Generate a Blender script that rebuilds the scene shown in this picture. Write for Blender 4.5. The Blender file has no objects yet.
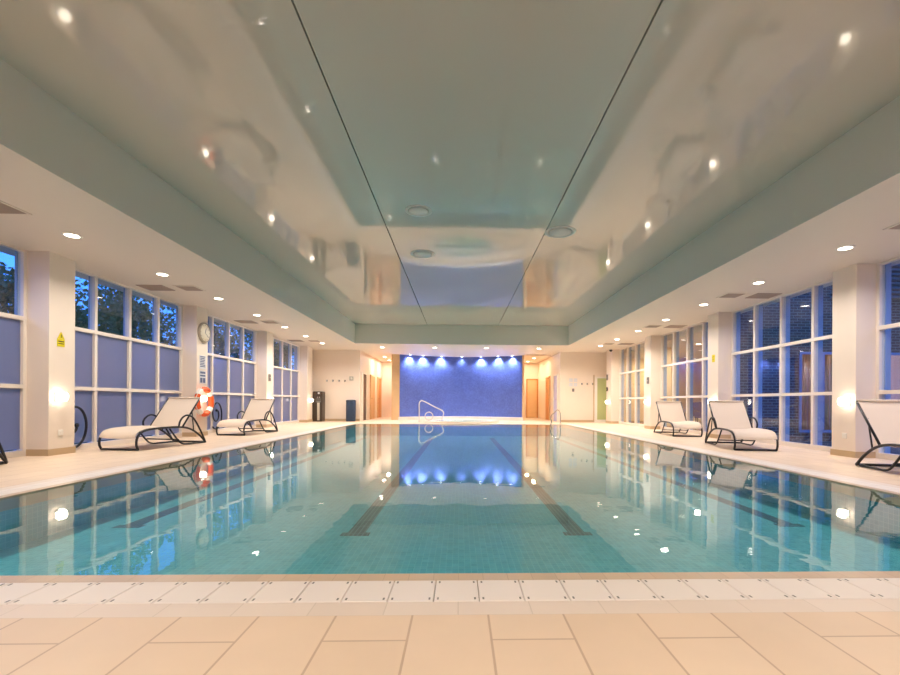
import bpy, math, random
from math import sin, cos, pi, radians as rad
from mathutils import Vector, Matrix
random.seed(7)
SC = bpy.context.scene
COL = SC.collection

# ------------------------------------------------------------------ materials
def lin(r, g, b):
    f = lambda c: (c/255/12.92 if c/255 <= .04045 else ((c/255+.055)/1.055)**2.4)
    return (f(r), f(g), f(b), 1)
def new_mat(name):
    m = bpy.data.materials.new(name); m.use_nodes = True
    nt = m.node_tree; nt.nodes.clear()
    out = nt.nodes.new('ShaderNodeOutputMaterial')
    return m, nt, out
def pbr(name, col, rough=.5, metal=0, noise=0, nscale=8, spec=.5, bump=0, bscale=20, coat=0):
    m, nt, out = new_mat(name)
    p = nt.nodes.new('ShaderNodeBsdfPrincipled')
    nt.links.new(p.outputs[0], out.inputs[0])
    p.inputs['Base Color'].default_value = col
    p.inputs['Roughness'].default_value = rough
    p.inputs['Metallic'].default_value = metal
    p.inputs['Specular IOR Level'].default_value = spec
    p.inputs['Coat Weight'].default_value = coat
    tc = nt.nodes.new('ShaderNodeTexCoord')
    if noise:
        n = nt.nodes.new('ShaderNodeTexNoise'); n.inputs['Scale'].default_value = nscale
        nt.links.new(tc.outputs['Object'], n.inputs['Vector'])
        mx = nt.nodes.new('ShaderNodeMix'); mx.data_type = 'RGBA'
        mx.inputs[6].default_value = tuple(c*(1-noise) for c in col[:3])+(1,)
        mx.inputs[7].default_value = tuple(min(1, c*(1+noise)) for c in col[:3])+(1,)
        nt.links.new(n.outputs[0], mx.inputs[0]); nt.links.new(mx.outputs[2], p.inputs['Base Color'])
    if bump:
        n = nt.nodes.new('ShaderNodeTexNoise'); n.inputs['Scale'].default_value = bscale
        nt.links.new(tc.outputs['Object'], n.inputs['Vector'])
        b = nt.nodes.new('ShaderNodeBump'); b.inputs['Strength'].default_value = bump; b.inputs['Distance'].default_value = .01
        nt.links.new(n.outputs[0], b.inputs['Height']); nt.links.new(b.outputs[0], p.inputs['Normal'])
    return m
def emis(name, col, s):
    m, nt, out = new_mat(name)
    e = nt.nodes.new('ShaderNodeEmission'); e.inputs[0].default_value = col; e.inputs[1].default_value = s
    nt.links.new(e.outputs[0], out.inputs[0]); return m
def brick_mat(name, c1, c2, cm, w, h, mortar, rough=.4, offset=.5, axes='YX', shift=(0, 0), spec=.5, bump=.3, nvar=.06, nscale=3):
    """brick texture over object coordinates: first axis along the brick, second across the rows"""
    m, nt, out = new_mat(name); N = nt.nodes; L = nt.links
    p = N.new('ShaderNodeBsdfPrincipled'); L.new(p.outputs[0], out.inputs[0])
    p.inputs['Roughness'].default_value = rough; p.inputs['Specular IOR Level'].default_value = spec
    tc = N.new('ShaderNodeTexCoord'); sp = N.new('ShaderNodeSeparateXYZ'); L.new(tc.outputs['Object'], sp.inputs[0])
    cb = N.new('ShaderNodeCombineXYZ')
    for i, a in enumerate(axes):
        ad = N.new('ShaderNodeMath'); ad.operation = 'ADD'; ad.inputs[1].default_value = shift[i]+60*(w if i == 0 else 2*h)
        L.new(sp.outputs['XYZ'.index(a)], ad.inputs[0]); L.new(ad.outputs[0], cb.inputs[i])
    b = N.new('ShaderNodeTexBrick'); L.new(cb.outputs[0], b.inputs['Vector'])
    b.inputs['Scale'].default_value = 1; b.inputs['Brick Width'].default_value = w; b.inputs['Row Height'].default_value = h
    b.inputs['Mortar Size'].default_value = mortar; b.inputs['Mortar Smooth'].default_value = .3; b.offset = offset; b.offset_frequency = 2
    b.inputs['Color1'].default_value = c1; b.inputs['Color2'].default_value = c2; b.inputs['Mortar'].default_value = cm
    n = N.new('ShaderNodeTexNoise'); n.inputs['Scale'].default_value = nscale; n.inputs['Detail'].default_value = 6
    L.new(tc.outputs['Object'], n.inputs['Vector'])
    mr = N.new('ShaderNodeMapRange'); mr.inputs[3].default_value = 1-nvar*2; mr.inputs[4].default_value = 1+nvar*2
    L.new(n.outputs[0], mr.inputs[0])
    mx = N.new('ShaderNodeVectorMath'); mx.operation = 'SCALE'
    L.new(b.outputs[0], mx.inputs[0]); L.new(mr.outputs[0], mx.inputs['Scale']); L.new(mx.outputs[0], p.inputs['Base Color'])
    if bump:
        bp = N.new('ShaderNodeBump'); bp.inputs['Strength'].default_value = bump; bp.inputs['Distance'].default_value = .003; bp.invert = True
        L.new(b.outputs['Fac'], bp.inputs['Height']); L.new(bp.outputs[0], p.inputs['Normal'])
    return m
def two_sided_fresnel(nt, ior):
    N = nt.nodes; L = nt.links
    ge = N.new('ShaderNodeNewGeometry'); mr = N.new('ShaderNodeMapRange'); f = N.new('ShaderNodeFresnel')
    mr.inputs[3].default_value = ior; mr.inputs[4].default_value = 1/ior
    L.new(ge.outputs['Backfacing'], mr.inputs[0]); L.new(mr.outputs[0], f.inputs['IOR']); return f
def clear_mat(name, tint, ior, bump=0, bscale=3, rough=0.0, stretch=(1, 1, 1)):
    """thin transparent sheet with true Fresnel reflection"""
    m, nt, out = new_mat(name); N = nt.nodes; L = nt.links
    t = N.new('ShaderNodeBsdfTransparent'); t.inputs[0].default_value = tint
    g = N.new('ShaderNodeBsdfGlossy'); g.inputs['Roughness'].default_value = rough; g.inputs['Color'].default_value = (1, 1, 1, 1)
    f = two_sided_fresnel(nt, ior)
    x = N.new('ShaderNodeMixShader'); L.new(f.outputs[0], x.inputs[0]); L.new(t.outputs[0], x.inputs[1]); L.new(g.outputs[0], x.inputs[2])
    L.new(x.outputs[0], out.inputs[0])
    if bump:
        tc = N.new('ShaderNodeTexCoord'); n = N.new('ShaderNodeTexNoise'); n.inputs['Scale'].default_value = bscale; n.inputs['Detail'].default_value = 2
        mp = N.new('ShaderNodeMapping'); mp.inputs['Scale'].default_value = stretch
        L.new(tc.outputs['Object'], mp.inputs[0]); L.new(mp.outputs[0], n.inputs['Vector'])
        b = N.new('ShaderNodeBump'); b.inputs['Strength'].default_value = 1; b.inputs['Distance'].default_value = bump
        L.new(n.outputs[0], b.inputs['Height']); L.new(b.outputs[0], g.inputs['Normal'])
    return m

M = {}
M['tile'] = brick_mat('beige floor tile', lin(232, 210, 186), lin(226, 203, 178), lin(198, 172, 148), .6, .302, .005, rough=.42, shift=(-1.61, .182+.0), nvar=.05, nscale=2.2, bump=.2)
M['whitetile'] = brick_mat('white edge tile', lin(232, 218, 206), lin(228, 213, 200), lin(216, 202, 188), .3, .3, .003, rough=.4, offset=0, axes='XY', bump=.2, nvar=.03)
M['lip'] = brick_mat('beige pool lip tile', lin(214, 190, 164), lin(206, 182, 155), lin(190, 165, 140), .12, .12, .002, rough=.3, offset=0, axes='XY', bump=.2, nvar=.06)
M['grate'] = pbr('white plastic grate', lin(238, 230, 224), .45)
M['sidegrate'] = brick_mat('white overflow grate', lin(236, 227, 220), lin(238, 229, 222), lin(200, 190, 182), .2, .2, .003, rough=.45, offset=0, axes='XY', bump=.2, nvar=.02)
M['cream'] = pbr('cream wall paint', lin(236, 222, 208), .55, noise=.02, nscale=3)
M['soffit'] = pbr('white soffit paint', lin(228, 216, 202), .5)
M['sage'] = pbr('sage cove paint', lin(222, 219, 208), .6)
M['frame'] = pbr('white window frame', lin(236, 226, 216), .35)
M['skirt'] = pbr('beige skirting tile', lin(196, 170, 136), .4)
M['black'] = pbr('black lounger tube', lin(28, 28, 34), .35)
M['sling'] = pbr('cream mesh sling', lin(216, 200, 184), .75, bump=.3, bscale=300)
M['bluewall'] = brick_mat('blue mosaic', lin(88, 108, 184), lin(74, 90, 168), lin(104, 122, 188), .05, .05, .003, rough=.3, offset=0, axes='XZ', nvar=.12, nscale=2.5)
M['pooltile'] = brick_mat('turquoise mosaic', lin(104, 188, 204), lin(78, 172, 192), lin(130, 200, 210), .05, .05, .003, rough=.35, offset=0, axes='XY', nvar=.1, nscale=9)
M['poolwall'] = brick_mat('turquoise wall mosaic', lin(100, 184, 200), lin(80, 172, 190), lin(124, 196, 208), .05, .05, .003, rough=.35, offset=0, axes='YZ', nvar=.08, nscale=9)
M['lane'] = brick_mat('dark lane tile', lin(70, 88, 102), lin(62, 80, 96), lin(110, 140, 150), .25, .045, .006, rough=.35, offset=0, axes='YX', nvar=.05)
M['chrome'] = pbr('brushed steel', lin(205, 205, 205), .18, metal=1)
M['plastic'] = pbr('white plastic', lin(235, 230, 222), .4)
M['grey'] = pbr('grey plastic', lin(120, 116, 112), .5)
M['ventgrey'] = pbr('grey vent', lin(168, 150, 138), .6)
M['ventdark'] = pbr('dark vent slot', lin(70, 58, 48), .8)
M['orange'] = pbr('orange lifebuoy', lin(236, 92, 34), .5)
M['white'] = pbr('white buoy band', lin(240, 236, 230), .5)
M['rope'] = pbr('white rope', lin(226, 220, 206), .8)
M['binblue'] = pbr('navy bin', lin(38, 58, 84), .4)
M['coolerdark'] = pbr('dark cooler', lin(62, 50, 40), .35)
M['silver'] = pbr('silver panel', lin(190, 186, 176), .3, metal=.3)
M['yellow'] = pbr('yellow notice', lin(224, 206, 20), .5)
M['paper'] = pbr('notice paper', lin(214, 216, 222), .6)
M['ink'] = pbr('blue grey ink', lin(92, 102, 138), .6)
M['wood'] = pbr('warm beech wood', lin(206, 140, 78), .45, noise=.08, nscale=5)
M['woodlight'] = pbr('pale beech wood', lin(222, 186, 142), .45, noise=.06, nscale=5)
M['darkwood'] = pbr('dark brown door', lin(92, 66, 46), .45)
M['lilac'] = pbr('lilac door', lin(190, 188, 222), .5)
M['greenglass'] = pbr('green tinted door glass', lin(186, 196, 140), .15)
M['brick'] = brick_mat('brown brick', lin(120, 88, 74), lin(96, 70, 60), lin(150, 140, 130), .225, .075, .01, rough=.8, axes='XZ', nvar=.12)
M['brickY'] = brick_mat('brown brick side', lin(120, 88, 74), lin(96, 70, 60), lin(150, 140, 130), .225, .075, .01, rough=.8, axes='YZ', nvar=.12)
M['outground'] = pbr('dark paving', lin(88, 88, 86), .8, noise=.2, nscale=2)
M['grass'] = pbr('dusk lawn', lin(52, 70, 40), .9, noise=.3, nscale=4)
M['leaf'] = pbr('hedge leaf', lin(62, 92, 44), .6, noise=.4, nscale=1.2)
M['bark'] = pbr('tree bark', lin(84, 66, 50), .9)
M['roof'] = pbr('grey cladding', lin(120, 122, 128), .6)
M['skytintframe'] = pbr('grey outer frame with painted sky tint', lin(150, 172, 206), .4)  # blue of the dusk skylight on the frames is put into this colour
M['curtain'] = pbr('beige curtain', lin(222, 188, 148), .8)
M['purple'] = pbr('purple wall paint', lin(160, 140, 178), .6)
M['tan'] = pbr('tan wall paint', lin(226, 196, 148), .6)
M['carpet'] = pbr('brown carpet', lin(120, 90, 70), .9)
M['table'] = pbr('brown table', lin(110, 74, 50), .4)
M['face'] = pbr('clock face', lin(240, 232, 214), .4)
M['rim'] = pbr('clock rim', lin(164, 152, 134), .35)
M['lens'] = emis('downlight lens', (1, .88, .70, 1), 14)
M['lenscool'] = emis('cool downlight lens', (.80, .88, 1, 1), 14)
M['globe'] = emis('sconce glass', (1, .86, .68, 1), 12)
M['glass'] = clear_mat('clear window glass', (.92, .95, .97, 1), 1.45)
M['water'] = clear_mat('pool water', (.78, .98, .97, 1), 1.33, bump=.0009, bscale=4.5)
M['spawater'] = clear_mat('spa water', (.85, .95, .93, 1), 1.33, bump=.002, bscale=6)
M['spatile'] = pbr('pale spa tile', lin(190, 205, 196), .3)

M['railwhite'] = pbr('polished white steel', lin(236, 232, 226), .25, metal=.4)
def stretch_ceiling():
    m, nt, out = new_mat('glossy stretch ceiling'); N = nt.nodes; L = nt.links
    p = N.new('ShaderNodeBsdfPrincipled'); L.new(p.outputs[0], out.inputs[0])
    p.inputs['Base Color'].default_value = lin(210, 199, 186)
    p.inputs['Roughness'].default_value = .05; p.inputs['IOR'].default_value = 1.5
    tc = N.new('ShaderNodeTexCoord'); n = N.new('ShaderNodeTexNoise'); n.inputs['Scale'].default_value = .9
    L.new(tc.outputs['Object'], n.inputs['Vector'])
    b = N.new('ShaderNodeBump'); b.inputs['Distance'].default_value = .0012; b.inputs['Strength'].default_value = 1
    L.new(n.outputs[0], b.inputs['Height']); L.new(b.outputs[0], p.inputs['Normal'])
    return m
M['ceiling'] = stretch_ceiling()
def frosted():
    m, nt, out = new_mat('frosted window film'); N = nt.nodes; L = nt.links
    tr = N.new('ShaderNodeBsdfTranslucent'); tr.inputs[0].default_value = (.95, .88, .74, 1)
    d = N.new('ShaderNodeBsdfDiffuse'); d.inputs[0].default_value = lin(140, 138, 172)
    g = N.new('ShaderNodeBsdfGlossy'); g.inputs['Roughness'].default_value = .12
    f = two_sided_fresnel(nt, 1.3)
    a = N.new('ShaderNodeMixShader'); a.inputs[0].default_value = .45
    L.new(tr.outputs[0], a.inputs[1]); L.new(d.outputs[0], a.inputs[2])
    x = N.new('ShaderNodeMixShader'); L.new(f.outputs[0], x.inputs[0]); L.new(a.outputs[0], x.inputs[1]); L.new(g.outputs[0], x.inputs[2])
    L.new(x.outputs[0], out.inputs[0]); return m
M['frost'] = frosted()

# ------------------------------------------------------------------ mesh builder
class MB:
    def __init__(s): s.v = []; s.f = []; s.sm = []
    def add(s, vs, fs, smooth=False):
        o = len(s.v); s.v += [tuple(v) for v in vs]
        for f in fs: s.f.append([i+o for i in f]); s.sm.append(smooth)
        return s
    def box(s, a, b):
        x0, y0, z0 = a; x1, y1, z1 = b
        if x0 > x1: x0, x1 = x1, x0
        if y0 > y1: y0, y1 = y1, y0
        if z0 > z1: z0, z1 = z1, z0
        return s.add([(x0,y0,z0),(x1,y0,z0),(x1,y1,z0),(x0,y1,z0),(x0,y0,z1),(x1,y0,z1),(x1,y1,z1),(x0,y1,z1)],
                     [(3,2,1,0),(4,5,6,7),(0,1,5,4),(1,2,6,5),(2,3,7,6),(3,0,4,7)])
    def bbox(s, a, b, r=.01):
        """box with chamfered edges"""
        (x0, y0, z0), (x1, y1, z1) = a, b
        vs = []; 
        for z, k in ((z0, r), (z0+r, 0), (z1-r, 0), (z1, r)):
            q = r+k
            vs += [(x0+q,y0+k,z),(x1-q,y0+k,z),(x1-k,y0+q,z),(x1-k,y1-q,z),(x1-q,y1-k,z),(x0+q,y1-k,z),(x0+k,y1-q,z),(x0+k,y0+q,z)]
        fs = [tuple(range(7, -1, -1)), tuple(range(24, 32))]
        for j in range(3):
            for i in range(8): a_ = j*8+i; b_ = j*8+(i+1) % 8; fs.append((a_, b_, b_+8, a_+8))
        return s.add(vs, fs)
    def tube(s, pts, r, n=8, closed=False, caps=True):
        pts = [Vector(p) for p in pts]; m = len(pts); rings = []
        prev = None
        for i, p in enumerate(pts):
            if closed: t = pts[(i+1) % m]-pts[i-1]
            else: t = pts[min(i+1, m-1)]-pts[max(i-1, 0)]
            t.normalize()
            if prev is None:
                u = t.orthogonal().normalized()
            else:
                u = prev-t*prev.dot(t)
                u = u.normalized() if u.length > 1e-6 else t.orthogonal().normalized()
            prev = u; w = t.cross(u)
            rings.append([p+u*(r*cos(2*pi*k/n))+w*(r*sin(2*pi*k/n)) for k in range(n)])
        vs = [v for R in rings for v in R]; fs = []
        for i in range(m if closed else m-1):
            j = (i+1) % m
            for k in range(n): fs.append((i*n+k, i*n+(k+1) % n, j*n+(k+1) % n, j*n+k))
        if caps and not closed:
            fs.append(tuple(range(n-1, -1, -1))); fs.append(tuple((m-1)*n+k for k in range(n)))
        return s.add(vs, fs, True)
    def lathe(s, prof, c=(0, 0, 0), n=24, axis='Z', smooth=True):
        """prof: (radius, height) pairs"""
        vs = []; fs = []
        for (r, h) in prof:
            for k in range(n):
                a = 2*pi*k/n; x, y = r*cos(a), r*sin(a)
                if axis == 'Z': v = (x, y, h)
                elif axis == 'X': v = (h, x, y)
                else: v = (x, h, y)
                vs.append((v[0]+c[0], v[1]+c[1], v[2]+c[2]))
        for i in range(len(prof)-1):
            for k in range(n): fs.append((i*n+k, i*n+(k+1) % n, (i+1)*n+(k+1) % n, (i+1)*n+k))
        fs.append(tuple(range(n-1, -1, -1))); fs.append(tuple((len(prof)-1)*n+k for k in range(n)))
        return s.add(vs, fs, smooth)
    def build(s, name, mat, parent=None):
        me = bpy.data.meshes.new(name); me.from_pydata(s.v, [], s.f); me.update()
        for p, sm in zip(me.polygons, s.sm): p.use_smooth = sm
        me.materials.append(mat)
        o = bpy.data.objects.new(name, me); COL.objects.link(o)
        if parent: o.parent = parent
        return o
def smooth_path(pts, k=5):
    pts = [Vector(p) for p in pts]; out = []
    for i in range(len(pts)-1):
        p0 = pts[max(i-1, 0)]; p1 = pts[i]; p2 = pts[i+1]; p3 = pts[min(i+2, len(pts)-1)]
        for j in range(k):
            t = j/k
            out.append(.5*((2*p1)+(p2-p0)*t+(2*p0-5*p1+4*p2-p3)*t*t+(3*p1-p0-3*p2+p3)*t**3))
    out.append(pts[-1]); return out
def thing(name, label, cat, loc=(0, 0, 0), rz=0, group=None):
    o = bpy.data.objects.new(name, None); COL.objects.link(o); o.empty_display_size = .1
    o.location = loc; o.rotation_euler = (0, 0, rz); tag(o, label, cat, group); return o
def tag(o, label, cat, group=None, kind=None):
    o['label'] = label; o['category'] = cat
    if group: o['group'] = group
    if kind: o['kind'] = kind
    return o
def struct(name, mb, mat, parent=None):
    o = mb.build(name, mat, parent)
    if not parent: o['kind'] = 'structure'
    return o
def dup(root, loc, rz, label):
    r = root.copy(); COL.objects.link(r); r.location = loc; r.rotation_euler = (0, 0, rz); r['label'] = label
    def rec(src, dst):
        for ch in list(src.children):
            c = ch.copy(); COL.objects.link(c); c.parent = dst; rec(ch, c)
    rec(root, r); return r
def light(name, kind, loc, power, col, size=.1, parent=None, rot=(0, 0, 0), spot=None, spread=None, blend=.5):
    d = bpy.data.lights.new(name, kind); d.energy = power; d.color = col
    if kind == 'AREA':
        d.shape = 'DISK'; d.size = size
        if spread: d.spread = spread
    else: d.shadow_soft_size = size
    if kind == 'SPOT': d.spot_size = spot; d.spot_blend = blend
    o = bpy.data.objects.new(name, d); COL.objects.link(o); o.location = loc; o.rotation_euler = rot
    if parent: o.parent = parent
    return o

# ------------------------------------------------------------------ dimensions
PXL, PXR, PY0, PY1 = -3.96, 4.17, 2.24, 17.6      # pool water edges
CVL, CVR, CVY = -4.05, 4.25, 17.5                 # cove edges
SZ, CZ = 3.1, 3.85                                # soffit and ceiling heights
PLX, PRX, WLX, WRX = -6.22, 6.32, -6.55, 6.65     # pillar faces and window planes
FY = 19.8                                         # far wall
BY = -3.2                                         # back of the hall
WZ = -.012                                        # water level
DEP = -.46
PIL = [3.17, 7.0, 10.83, 14.7, 18.58]; PW = .46
CXL, CXR, CEY = -4.35, 4.45, 25.4                 # corridors

# ------------------------------------------------------------------ floor and pool
E_ = .44
def ring(mb, x0, y0, x1, y1, X0, Y0, X1, Y1, z0, z1):
    """frame between the inner and the outer rectangle"""
    mb.box((X0, Y0, z0), (X1, y0, z1)); mb.box((X0, y1, z0), (X1, Y1, z1))
    mb.box((X0, y0, z0), (x0, y1, z1)); mb.box((x1, y0, z0), (X1, y1, z1))
mb = MB(); ring(mb, PXL-E_, PY0-E_, PXR+E_, PY1+E_, -7.0, BY-.3, 7.0, CEY+.3, -.12, 0)
struct('floor', mb, M['tile'])
mb = MB(); ring(mb, PXL-.32, PY0-.32, PXR+.32, PY1+.32, PXL-E_, PY0-E_, PXR+E_, PY1+E_, -.12, 0)
struct('trim_1', mb, M['whitetile'])
mb = MB()   # side and far overflow grating
mb.box((PXL-.32, PY0-.09, -.12), (PXL-.09, PY1+.32, 0)); mb.box((PXR+.09, PY0-.09, -.12), (PXR+.32, PY1+.32, 0)); mb.box((PXL-.09, PY1+.09, -.12), (PXR+.09, PY1+.32, 0))
struct('trim_2', mb, M['sidegrate'])
mb = MB(); ring(mb, PXL, PY0, PXR, PY1, PXL-.09, PY0-.09, PXR+.09, PY1+.09, -.12, -.001)
struct('trim_3', mb, M['lip'])
mb = MB(); mb.box((PXL-.32, PY0-.32, -.12), (PXR+.32, PY0-.09, -.02))
struct('trim_4', mb, M['grey'])
# the overflow grates at the near edge, one object each
g0 = thing('overflow_grate', 'white overflow grate plate in the long row along the near pool edge', 'drain grate', (0, 0, 0), 0, 'white overflow grates along the near pool edge')
MB().bbox((-.0965, -.112, -.019), (.0965, .112, .002), .003).build('grate_plate', M['grate'], g0)
for sx in (-1, 1):
    for sy in (-1, 1):
        MB().box((sx*.080-.004, sy*.088-.010, .0005), (sx*.080+.004, sy*.088+.010, .0028)).build('slot', M['grey'], g0)
k = 0; gx = -.106+.0983
xs = [gx+.1965*i for i in range(-21, 22)]
xs = [x for x in xs if PXL-.32+.1 < x < PXR+.32-.1]
for i, x in enumerate(xs):
    if i == 0: g0.location = (x, PY0-.205, 0)
    else: dup(g0, (x, PY0-.205, 0), 0, g0['label'])
# pool basin
mb = MB(); mb.box((PXL-.1, PY0-.1, DEP-.1), (PXR+.1, PY1+.1, DEP)); struct('pool_floor', mb, M['pooltile'])
mb = MB(); ring(mb, PXL, PY0, PXR, PY1, PXL-.1, PY0-.1, PXR+.1, PY1+.1, DEP, -.12); struct('pool_wall', mb, M['poolwall'])
for i, lx in enumerate((-3.42, -1.02, 1.19, 3.58)):
    yt = 4.72 if abs(lx) > 2 else 4.42; mb = MB(); mb.box((lx-.085, yt+.08, DEP), (lx+.085, 16.6, DEP+.002)); mb.box((lx-.14, yt, DEP), (lx+.14, yt+.11, DEP+.0024))
    struct('trim_%d' % (20+i), mb, M['lane'])
me = MB(); me.add([(PXL, PY0, WZ), (PXR, PY0, WZ), (PXR, PY1, WZ), (PXL, PY1, WZ)], [(0, 1, 2, 3)])
w = me.build('pool_water', M['water']); tag(w, 'calm clear turquoise water filling the long rectangular pool', 'water')

# ------------------------------------------------------------------ ceiling
mb = MB(); g = .008
for x0, x1 in ((CVL-.05, -1.27-g), (-1.27+g, 1.49-g), (1.49+g, CVR+.05)): mb.box((x0, BY, CZ), (x1, CVY+.05, CZ+.04))
struct('ceiling', mb, M['ceiling'])
mb = MB(); mb.box((-7.2, BY-.3, CZ+.1), (7.2, CEY+.3, CZ+.2)); struct('ceiling_slab', mb, M['ventdark'])
# cove sides with the soffits: faces sage, undersides white
def soffit(name, x0, x1, y0, y1):
    s = MB(); s.box((x0, y0, SZ), (x1, y1, SZ+.05)); return struct(name, s, M['soffit'])
soffit('ceiling_soffit_left', -7.0, CVL, BY, CVY); soffit('ceiling_soffit_right', CVR, 7.0, BY, CVY)
soffit('ceiling_soffit_far', -7.0, 7.0, CVY, CEY+.2)
soffit('ceiling_soffit_near', CVL, CVR, BY, 1.9)
def coved(name, a, b): s = MB(); s.box(a, b); return struct(name, s, M['sage'])
coved('trim_5', (CVL-.04, BY, SZ+.001), (CVL+.001, CVY, CZ)); coved('trim_6', (CVR-.001, BY, SZ+.001), (CVR+.04, CVY, CZ))
coved('trim_7', (CVL-.04, CVY-.001, SZ+.001), (CVR+.04, CVY+.04, CZ))

# ------------------------------------------------------------------ side walls: pillars, windows
def pillar(i, side, y, y1=None):
    y1 = y1 or y+PW
    xi, xw = (PLX, WLX-.09) if side == 'left' else (PRX, WRX+.09)
    s = MB(); s.box((xi, y, 0), (xw, y1, SZ)); o = struct('wall_%s_pillar' % side, s, M['cream'])
    e = .012; d = e if side == 'left' else -e
    s = MB(); s.box((xi+d, y-e, 0), (xi+(xw-xi)*.76, y1+e, .1)); struct('baseboard_%s' % side, s, M['skirt'])
NW = [0]
def window(side, y0, y1):
    NW[0] += 1
    root = bpy.data.objects.new('window_%d' % NW[0], None); COL.objects.link(root); root['kind'] = 'structure'
    X = WLX if side == 'left' else WRX; sg = -1 if side == 'left' else 1
    zs = [.09, 1.05, 2.07, SZ-.02]; n = 4; p = (y1-y0)/n
    fr = MB()
    xi, xo = X, X+sg*.085
    for i in range(n+1):
        yc = y0+p*i; h = .03
        a, b = (yc-h, yc+h)
        if i == 0: a, b = y0, y0+.05
        if i == n: a, b = y1-.05, y1
        fr.box((xi, a, 0), (xo, b, SZ))
    for z in zs[1:3]: fr.box((xi-sg*.008, y0+.003, z-.03), (xi+sg*.08, y1-.003, z+.03))
    fr.box((xi-sg*.006, y0+.003, 0), (xo, y1-.003, .09)); fr.box((xi-sg*.004, y0+.003, SZ-.03), (xo, y1-.003, SZ-.002))
    fr.build('window_frame', M['frame'], root)
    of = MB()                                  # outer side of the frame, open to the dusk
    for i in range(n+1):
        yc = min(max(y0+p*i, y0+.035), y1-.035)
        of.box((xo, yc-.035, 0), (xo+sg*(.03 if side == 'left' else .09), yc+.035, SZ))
    of.build('outer_frame', M['skytintframe'], root)
    for i in range(n):
        for j in range(3):
            s = MB(); gx = X+sg*.045
            s.box((gx, y0+p*i+.03, zs[j]+.02), (gx+sg*.006, y0+p*(i+1)-.03, zs[j+1]-.02))
            s.build('frosted_pane' if side == 'left' and j < 2 else 'pane', M['frost'] if side == 'left' and j < 2 else M['glass'], root)
    return root
for side in ('left', 'right'):
    for i, y in enumerate(PIL): pillar(i, side, y, 19.22 if i == 4 else None)
    for i in range(4): window(side, PIL[i]+PW, PIL[i+1])
    window(side, -.2, PIL[0])
    X = WLX if side == 'left' else WRX; sg = -1 if side == 'left' else 1
    s = MB(); s.box((X, BY, 0), (sg*7.0, -.2, SZ)); s.box((X, 19.22, 0), (sg*7.0, FY+.2, SZ)); struct('wall_%s' % side, s, M['cream'])
s = MB(); s.box((-7.0, BY-.2, 0), (7.0, BY, CZ+.1)); struct('wall_back', s, M['cream'])
# far wall pieces and corridors
s = MB(); s.box((WLX, FY, 0), (CXL, FY+.2, SZ)); s.box((CXL-.12, FY+.2, 0), (CXL, CEY, SZ)); s.box((CXL-.12, CEY, 0), (-2.9, CEY+.2, SZ)); struct('wall_far_left', s, M['cream'])
s = MB(); s.box((CXR, FY, 0), (WRX, FY+.2, SZ)); s.box((CXR, FY+.2, 0), (CXR+.12, CEY, SZ)); s.box((2.9, CEY, 0), (CXR+.12, CEY+.2, SZ)); struct('wall_far_right', s, M['cream'])
s = MB(); s.box((WLX+.002, FY-.014, 0), (CXL-.002, FY, .1)); struct('baseboard_far_left', s, M['skirt'])
s = MB(); s.box((CXR+.002, FY-.014, 0), (5.93, FY, .1)); struct('baseboard_far_right', s, M['skirt'])
# corridor inner walls beside the blue wall
s = MB(); s.box((-3.2, 21.3, 0), (-2.83, CEY, SZ)); struct('wall_corridor_left', s, M['woodlight'])
s = MB(); s.box((2.98, 21.3, 0), (3.06, CEY, SZ)); struct('wall_corridor_right', s, M['woodlight'])
# curved blue mosaic wall
def arc_y(x): t = (x-.075)/2.885; return 22.35-1.03*t*t
s = MB(); n = 28; vs = []; fs = []
for i in range(n+1):
    x = -2.82+(2.97+2.82)*i/n; y = arc_y(x)
    vs += [(x, y, 0), (x, y, SZ), (x, y+.15, SZ), (x, y+.15, 0)]
for i in range(n):
    a = i*4; b = a+4
    fs += [(a, b, b+1, a+1), (a+1, b+1, b+2, a+2), (a+2, b+2, b+3, a+3)]
fs += [(0, 1, 2, 3), (n*4+3, n*4+2, n*4+1, n*4)]
s.add(vs, fs, False); struct('wall_far', s, M['bluewall'])
# low white ledge following the blue wall
s = MB(); vs = []; fs = []
for i in range(n+1):
    x = -2.81+(2.96+2.81)*i/n; y = arc_y(x)
    vs += [(x, y-.5, 0), (x, y-.5, .15), (x, y, .15), (x, y, 0)]
for i in range(n):
    a = i*4; b = a+4
    fs += [(a, b, b+1, a+1), (a+1, b+1, b+2, a+2)]
fs += [(3, 2, 1, 0), (n*4, n*4+1, n*4+2, n*4+3)]
s.add(vs, fs); struct('trim_8', s, M['whitetile'])

# spa
SX, SY = .12, 19.75
spa = thing('spa_pool', 'round whirlpool spa with pale rim set before the blue wall', 'spa', (SX, SY, 0))
MB().lathe([(1.62, 0), (1.62, .045), (1.60, .06), (1.32, .06), (1.30, .05), (1.28, .006), (1.28, .004)], n=64).build('spa_rim', M['whitetile'], spa)
MB().lathe([(1.27, .008), (1.27, .012)], n=64).build('spa_basin', M['spatile'], spa)
MB().lathe([(1.275, .042), (1.275, .043)], n=64).build('spa_water', M['spawater'], spa)

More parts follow.
